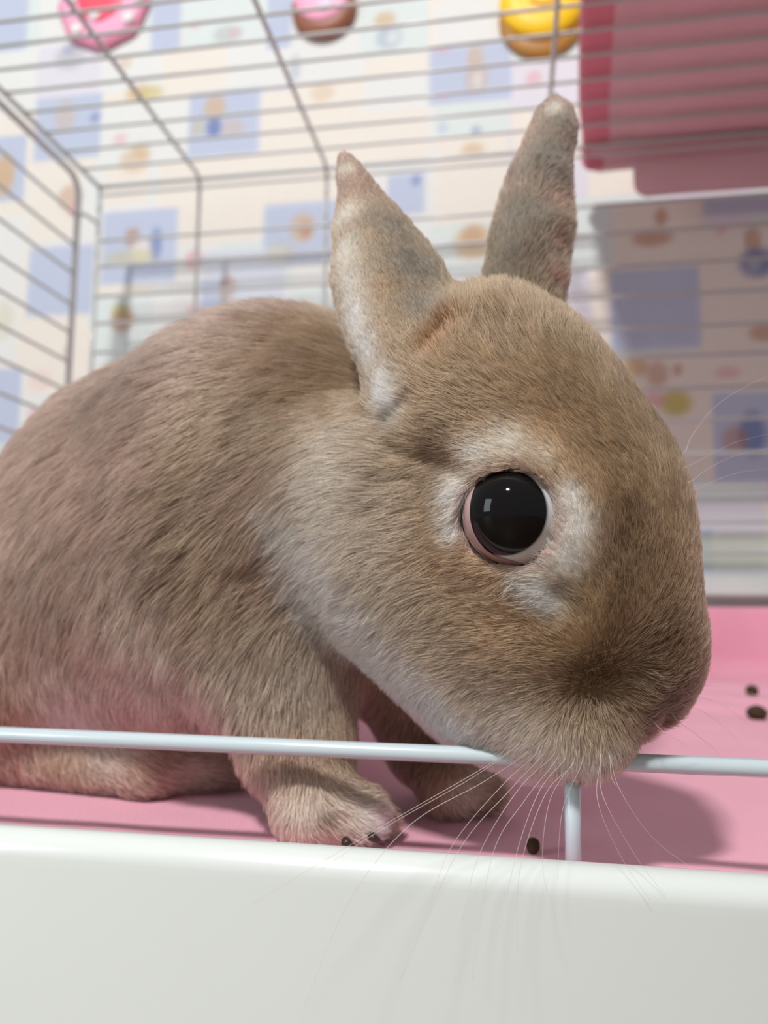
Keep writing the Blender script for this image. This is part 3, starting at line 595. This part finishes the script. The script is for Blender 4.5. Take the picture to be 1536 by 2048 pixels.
for (px, py, dx, dy, ln, lift) in COMB:
    q, n = anchor(px, py); t = RGT*dx-UPV*dy; t = t-n*(t@n); t = unit(t); ga.append(q); gt.append(t); gl.append((ln, lift))
# hidden side: the same lie of the fur, mirrored roughly along the spine and head
for (q, t, l) in ((hp(0, 2.4, 0), -H_F, (.6, .4)), (hp(3, 1.6, -.5), -H_F, (.45, .5)), (hp(-1, 2, -2), -H_F-H_U, (.7, .4)), (P(560, 900, 27), unit(np.array([-.8, .3, -.3])), (1.4, .35)), (P(250, 1000, 31), unit(np.array([-.8, .3, -.4])), (1.4, .35)), (P(500, 1200, 27), unit(np.array([-.5, .2, -.8])), (1.3, .4)), (P(-150, 1200, 33), unit(np.array([-.6, .2, -.7])), (1.4, .35))):
    ga.append(q); gt.append(unit(t)); gl.append(l)
ga, gt, gl = np.array(ga), np.array(gt), np.array(gl)

rabbit = empty('rabbit', (P(400, 1500, 22)[0], P(400, 1500, 22)[1], 0)); tag(rabbit, 'fawn brown dwarf rabbit leaning its head over the low front bar', 'rabbit')
skin = mat('rabbit_skin', (.5, .4, .3), .9, attr='tint', noise=(200, .08), spec=.1)
bc = coat(RV); bc = bc*(.55+.42*bc.mean(1, keepdims=True))
pinkskin = np.array(srgb(200, 168, 162))
for e in (EYE, FAR_EYE):
    w = np.clip((EYE_R*1.28-np.linalg.norm(RV-e, axis=1))/.12, 0, 1)[:, None]; bc = bc*(1-w)+pinkskin*w
body = obj('body', RV, RQ, skin, rabbit, colors=bc)

# eyes
M_EYE = mat('eyeball', (.5, .5, .5), .05, attr='tint', spec=.25)
M_LID = mat('eyelid', srgb(206, 180, 178), .3, attr='tint', noise=(500, .08), sss=.15, coat=.1)
def eyeball(c, gaze, parent):
    g = unit(gaze); a = unit(np.cross(g, [0, 0, 1.0])); b = np.cross(g, a); n, m = 48, 64
    v, col = [], []
    for i in range(n+1):
        th = math.pi*i/n
        for j in range(m):
            w = 2*math.pi*j/m; bulge = 1+.035*math.exp(-(th/.75)**4)
            v.append(c+EYE_R*bulge*(g*math.cos(th)+(a*math.cos(w)+b*math.sin(w))*math.sin(th)))
            t = np.clip((th-math.radians(53.5))/math.radians(3), 0, 1)
            col.append(np.array((.006, .005, .005))*(1-t)+np.array(srgb(226, 226, 230))*t)
    f = [(i*m+j, (i+1)*m+j, (i+1)*m+(j+1) % m, i*m+(j+1) % m) for i in range(n) for j in range(m)]
    return obj('eyeball', v, f, M_EYE, parent, colors=np.array(col))
to_cam = unit(CAM-EYE)
gaze = unit(to_cam-RGT*.34+UPV*.1)
eb = eyeball(EYE, gaze, rabbit); tag(eb, 'large glossy near black eye')
eyeball(FAR_EYE, unit(H_L+.25*H_U+.2*H_F), rabbit)
def lid(c, outline, parent):
    """skin rim round the eye: from the opening (pixels, on the eyeball) outwards to the fur"""
    o = np.array(outline, float); mid = o.mean(0); o2 = []
    for i in range(len(o)):
        p0, p1, p2, p3 = o[i-1], o[i], o[(i+1) % len(o)], o[(i+2) % len(o)]
        for t in np.linspace(0, 1, 6, endpoint=False): o2.append(.5*((2*p1)+(-p0+p2)*t+(2*p0-5*p1+4*p2-p3)*t*t+(-p0+3*p1-3*p2+p3)*t**3))
    o2 = np.array(o2); m = len(o2); rings = [(1.0, .99), (1.0, 1.012), (1.012, 1.026), (1.035, 1.032), (1.07, 1.03), (1.12, 1.02), (1.2, 1.01), (1.3, 1.0)]
    v = []
    for sc, rr in rings:
        for q in o2:
            e = mid+(q-mid)*sc; d = unit(ray(*e)); oc = CAM-c; R = EYE_R*rr
            bq = oc@d; disc_ = bq*bq-(oc@oc-R*R)
            s = -bq-math.sqrt(disc_) if disc_ > 0 else -bq
            pnt = CAM+d*s
            if disc_ <= 0: pnt = c+unit(pnt-c)*R
            v.append(pnt)
    f = [(i*m+j, i*m+(j+1) % m, (i+1)*m+(j+1) % m, (i+1)*m+j) for i in range(len(rings)-1) for j in range(m)]
    ang = np.arctan2(o2[:, 1]-mid[1], o2[:, 0]-mid[0]); a_, b_, c_ = np.array(srgb(186, 156, 156)), np.array(srgb(96, 70, 58)), np.array(srgb(150, 104, 100))
    top = np.clip(1.25-np.abs(ang+1.5), 0, 1)[:, None]; low = np.clip(1.3-np.abs(ang-1.9), 0, 1)[:, None]  # dark top puts the upper lid's shading and brown lashes into the tint
    cl = a_*(1-top)+b_*top; cl = cl*(1-.8*low)+c_*.8*low
    return obj('eyelid', v, f, M_LID, parent, colors=np.tile(cl, (len(rings), 1)))
lid_o = lid(EYE, [(940, 1030), (948, 980), (972, 948), (1012, 936), (1058, 944), (1092, 972), (1108, 1015), (1104, 1062), (1084, 1104), (1064, 1136), (1030, 1124), (985, 1108), (954, 1078)], rabbit)
tag(lid_o, 'pinkish bare rim of skin')

# fur
rng = np.random.default_rng(7)
def scatter(n, weight):
    tri = np.concatenate([RQ[:, [0, 1, 2]], RQ[:, [0, 2, 3]]]); a, b, c = RV[tri[:, 0]], RV[tri[:, 1]], RV[tri[:, 2]]
    ar = np.linalg.norm(np.cross(b-a, c-a), axis=1)*.5*weight((a+b+c)/3)
    i = rng.choice(len(tri), n, p=ar/ar.sum()); u, w = rng.random(n), rng.random(n); k = u+w > 1; u[k], w[k] = 1-u[k], 1-w[k]
    return a[i]+(b[i]-a[i])*u[:, None]+(c[i]-a[i])*w[:, None]
HEADC = HC+H_F*.5
def headness(p):
    near = np.clip((7.0-np.linalg.norm(p-HEADC, axis=1))/1.0, 0, 1)
    ear = (p[:, 2] > 12.2) & ((p-CAM)@FWD < 21) & (project(p)[0] > 640)
    return np.maximum(near, ear)
def earness(p): return np.where((p[:, 2] > 11.8) & ((p-CAM)@FWD < 21) & (project(p)[0] > 640), 1.7, 1.0)
def back_side(p):
    n = RF.normal(p); return np.where(n@unit(np.array([.1, 1.0, 0])) > .55, .4, 1.0)
def grow(name, roots, radius, seed, len_scale=1.0, root_dark=.62):
    N = len(roots); n = RF.normal(roots, .2); R = np.random.default_rng(seed)
    T = np.zeros((N, 3)); LL = np.zeros((N, 2))
    for s in range(0, N, 20000):
        p = roots[s:s+20000]; d2 = ((p[:, None, :]-ga[None])**2).sum(-1); w = 1/(d2+.06)**2; w /= w.sum(1, keepdims=True)
        T[s:s+20000] = w@gt; LL[s:s+20000] = w@gl
    nz = np.stack([vnoise(roots*1.3, seed+k) for k in (1, 2, 3)], -1); nz2 = np.stack([vnoise(roots*4.0, seed+k) for k in (4, 5, 6)], -1)
    qn = np.clip(LL[:, :1]/.45, .35, 1); T = T+(.26*nz+.32*nz2)*qn+R.normal(0, .2, (N, 3)); T = unit(T-n*(T*n).sum(1, keepdims=True))
    lift = np.clip(LL[:, 1]*(1+.35*nz[:, 0]*qn[:, 0])+R.normal(0, .1, N), .08, 1.4)
    ln = LL[:, 0]*len_scale*(.62+.5*R.random(N))
    tip = roots+(T*np.cos(lift)[:, None]+n*(np.sin(lift)*.75)[:, None])*ln[:, None]
    # locks: hairs of one small cell lean towards each other
    for cell, amt in ((.16, .45), (.42, .22)):
        key = np.floor((roots+.08*nz2)/cell).astype(np.int64); _, inv = np.unique(key, axis=0, return_inverse=True); inv = inv.ravel()
        cnt = np.bincount(inv); mean = np.stack([np.bincount(inv, tip[:, k])/cnt for k in range(3)], -1)
        tip = tip+(mean[inv]-tip)*(amt*np.clip((ln-.12)/.4, 0, 1)*(.5+.5*R.random(N)))[:, None]
    K = 5; s = np.linspace(0, 1, K)
    ctrl = roots+(T*np.cos(lift)[:, None]*.42+n*(np.sin(lift)*.62)[:, None])*ln[:, None]
    pos = ((1-s)**2)[None, :, None]*roots[:, None]+(2*s*(1-s))[None, :, None]*ctrl[:, None]+(s*s)[None, :, None]*tip[:, None]
    pos[..., 2] = np.maximum(pos[..., 2], .03)
    c = coat(roots); c = c*np.exp(.26*R.normal(0, 1, N).clip(-2, 2))[:, None]
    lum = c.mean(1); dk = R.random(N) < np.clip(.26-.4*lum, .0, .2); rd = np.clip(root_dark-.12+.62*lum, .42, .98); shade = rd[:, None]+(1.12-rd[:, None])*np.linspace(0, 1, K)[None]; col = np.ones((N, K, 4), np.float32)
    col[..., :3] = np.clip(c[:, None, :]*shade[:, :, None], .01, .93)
    col[dk, -2:, :3] *= .4; lt = (R.random(N) < .12) & ~dk; col[lt, -2:, :3] = np.clip(col[lt, -2:, :3]*1.35, 0, .93)
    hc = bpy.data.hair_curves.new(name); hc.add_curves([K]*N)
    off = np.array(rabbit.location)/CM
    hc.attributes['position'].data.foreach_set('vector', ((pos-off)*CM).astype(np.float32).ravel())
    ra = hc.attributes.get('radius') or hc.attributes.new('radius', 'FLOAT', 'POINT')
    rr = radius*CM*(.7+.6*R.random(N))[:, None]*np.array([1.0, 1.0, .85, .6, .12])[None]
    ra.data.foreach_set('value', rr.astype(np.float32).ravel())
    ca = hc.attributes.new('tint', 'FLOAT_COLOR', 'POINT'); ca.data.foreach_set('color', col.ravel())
    hc.materials.append(M_FUR)
    o = bpy.data.objects.new(name, hc); COL.objects.link(o); o.parent = rabbit; o['kind'] = 'stuff'
    return o
M_FUR = bpy.data.materials.new('rabbit_fur'); M_FUR.use_nodes = True; nt = M_FUR.node_tree; nt.nodes.remove(nt.nodes['Principled BSDF'])
hb = nt.nodes.new('ShaderNodeBsdfHairPrincipled'); hb.model = 'CHIANG'; hb.parametrization = 'COLOR'
hb.inputs['Roughness'].default_value = .45; hb.inputs['Radial Roughness'].default_value = .6
if 'Random Roughness' in hb.inputs: hb.inputs['Random Roughness'].default_value = .2
aa = nt.nodes.new('ShaderNodeAttribute'); aa.attribute_name = 'tint'; nt.links.new(aa.outputs['Color'], hb.inputs['Color'])
df = nt.nodes.new('ShaderNodeBsdfDiffuse'); nt.links.new(aa.outputs['Color'], df.inputs['Color'])
mx = nt.nodes.new('ShaderNodeMixShader'); mx.inputs[0].default_value = .4; nt.links.new(hb.outputs[0], mx.inputs[1]); nt.links.new(df.outputs[0], mx.inputs[2])
nt.links.new(mx.outputs[0], nt.nodes['Material Output'].inputs['Surface'])
def keep(p):
    ok = p[:, 2] > .12
    x, y, d = project(p); o = LIDP; ang = np.arctan2(y-LIDC[1], x-LIDC[0]); rad = np.hypot(x-LIDC[0], y-LIDC[1])
    near = np.linalg.norm(p-EYE, axis=1) < EYE_R*1.7
    lim = np.interp(ang, LIDA, LIDR, period=2*math.pi)
    ok &= ~(near & (rad < lim*np.where((ang > -2.6) & (ang < -.6), .98, 1.03))); ok &= np.linalg.norm(p-FAR_EYE, axis=1) > EYE_R*1.1
    return ok
_lo = np.array([(940, 1030), (948, 980), (972, 948), (1012, 936), (1058, 944), (1092, 972), (1108, 1015), (1104, 1062), (1084, 1104), (1064, 1136), (1030, 1124), (985, 1108), (954, 1078)], float)
LIDC = _lo.mean(0); LIDP = _lo; LIDA = np.arctan2(_lo[:, 1]-LIDC[1], _lo[:, 0]-LIDC[0]); LIDR = np.hypot(_lo[:, 0]-LIDC[0], _lo[:, 1]-LIDC[1]); _k = np.argsort(LIDA); LIDA, LIDR = LIDA[_k], LIDR[_k]
r1 = scatter(N_HEAD, lambda p: np.where(headness(p) > .3, 1.0, .0)*back_side(p)*earness(p)+1e-9)
r2 = scatter(N_BODY, lambda p: np.where(headness(p) < .7, 1.0, .0)*back_side(p)+1e-9)
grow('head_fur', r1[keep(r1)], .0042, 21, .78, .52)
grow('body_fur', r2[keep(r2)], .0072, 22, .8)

# claws
M_CLAW = mat('claw', srgb(58, 44, 36), .35, noise=(200, .1))
for (px, py, dx) in ((612, 1668, 8), (690, 1682, 22), (742, 1672, 26), (975, 1604, 16)):
    a = Pz(px, py, .42); b = Pz(px+dx*.5, py+8, .3); c = Pz(px+dx, py+18, .1); tube('claw', [a, b, c], [.1, .07, .02], M_CLAW, rabbit, 8)

# whiskers
M_WHISK = mat('whisker', srgb(214, 200, 188), .35, noise=(100, .05))
def whisker(root_px, pts, r):
    """from the whisker pad through pixels with their own distances (px, py, distance in cm)"""
    q, n = anchor(*root_px); nx_ = P(*pts[0]); ctl = [q-n*.1, q+n*.12+(nx_-q)*.12]+[P(*p) for p in pts]; ctl = np.array(ctl); out = []
    for i in range(len(ctl)-1):
        p0 = ctl[max(i-1, 0)]; p1, p2 = ctl[i], ctl[i+1]; p3 = ctl[min(i+2, len(ctl)-1)]
        for t in np.linspace(0, 1, 8, endpoint=False): out.append(.5*((2*p1)+(-p0+p2)*t+(2*p0-5*p1+4*p2-p3)*t*t+(-p0+3*p1-3*p2+p3)*t**3))
    out.append(ctl[-1]); rr = np.linspace(r, r*.25, len(out)); tube('whisker', out, rr, M_WHISK, rabbit, 6)
for rt, pts, r in (((1030, 1480), [(960, 1540, 12.9), (760, 1655, 12.4), (500, 1810, 11.6)], .0075), ((1040, 1490), [(945, 1555, 12.8), (770, 1655, 12.3), (640, 1740, 11.9)], .007), ((1055, 1500), [(965, 1565, 12.7), (820, 1650, 12.2), (700, 1800, 11.6), (610, 2010, 11)], .0075),
                   ((1075, 1500), [(1005, 1570, 12.7), (905, 1690, 12.2), (860, 1810, 11.7)], .007), ((1085, 1510), [(1020, 1580, 12.6), (915, 1705, 12.1), (800, 1960, 11.2)], .0075), ((1105, 1505), [(1040, 1575, 12.6), (960, 1705, 12.1), (925, 1840, 11.6)], .007), ((1115, 1515), [(1050, 1600, 12.5), (985, 1710, 12.0), (945, 1960, 11.2)], .007),
                   ((1130, 1510), [(1080, 1580, 12.6), (1035, 1700, 12.1), (1000, 1860, 11.5)], .007), ((1140, 1520), [(1090, 1590, 12.5), (1040, 1740, 11.9), (1035, 1900, 11.4)], .0065), ((1150, 1510), [(1100, 1600, 12.6), (1085, 1730, 12.1), (1110, 1830, 11.8)], .0055), ((1165, 1515), [(1125, 1620, 12.6), (1115, 1760, 12.1)], .005),
                   ((1195, 1510), [(1195, 1600, 12.8), (1240, 1710, 12.6), (1300, 1800, 12.3)], .0055), ((1205, 1500), [(1205, 1590, 12.8), (1270, 1710, 12.6), (1330, 1790, 12.4)], .0055), ((1220, 1495), [(1240, 1580, 13.0), (1310, 1680, 12.9), (1420, 1760, 12.7)], .005), ((1215, 1505), [(1225, 1560, 13.0), (1255, 1590, 13)], .006),
                   ((1370, 900), [(1385, 870, 15.6), (1440, 805, 15.8), (1536, 752, 16.2), (1600, 735, 16.5)], .005), ((1390, 930), [(1405, 918, 15.6), (1470, 885, 15.8), (1545, 866, 16.2)], .005), ((1395, 955), [(1415, 938, 15.6), (1470, 912, 15.8), (1550, 893, 16.2)], .006), ((1398, 980), [(1420, 965, 15.6), (1480, 945, 15.8), (1560, 935, 16.2)], .0058),
                   ((1395, 1330), [(1425, 1318, 16), (1480, 1298, 16.3), (1560, 1284, 16.8)], .0058), ((1390, 1350), [(1420, 1348, 16), (1480, 1345, 16.3), (1570, 1352, 16.8)], .0058), ((1385, 1370), [(1420, 1372, 16), (1480, 1378, 16.3), (1570, 1410, 16.8)], .0058), ((1375, 1390), [(1400, 1395, 16), (1450, 1412, 16.3), (1520, 1470, 16.8)], .0058),
                   ((1365, 1410), [(1400, 1420, 16), (1450, 1455, 16.3), (1490, 1500, 16.6)], .0058), ((1345, 1430), [(1380, 1460, 15.6), (1430, 1500, 15.8), (1460, 1540, 16)], .0058), ((1300, 1440), [(1330, 1465, 14.2), (1370, 1490, 14.4), (1400, 1520, 14.6)], .005)):
    whisker(rt, pts, r)
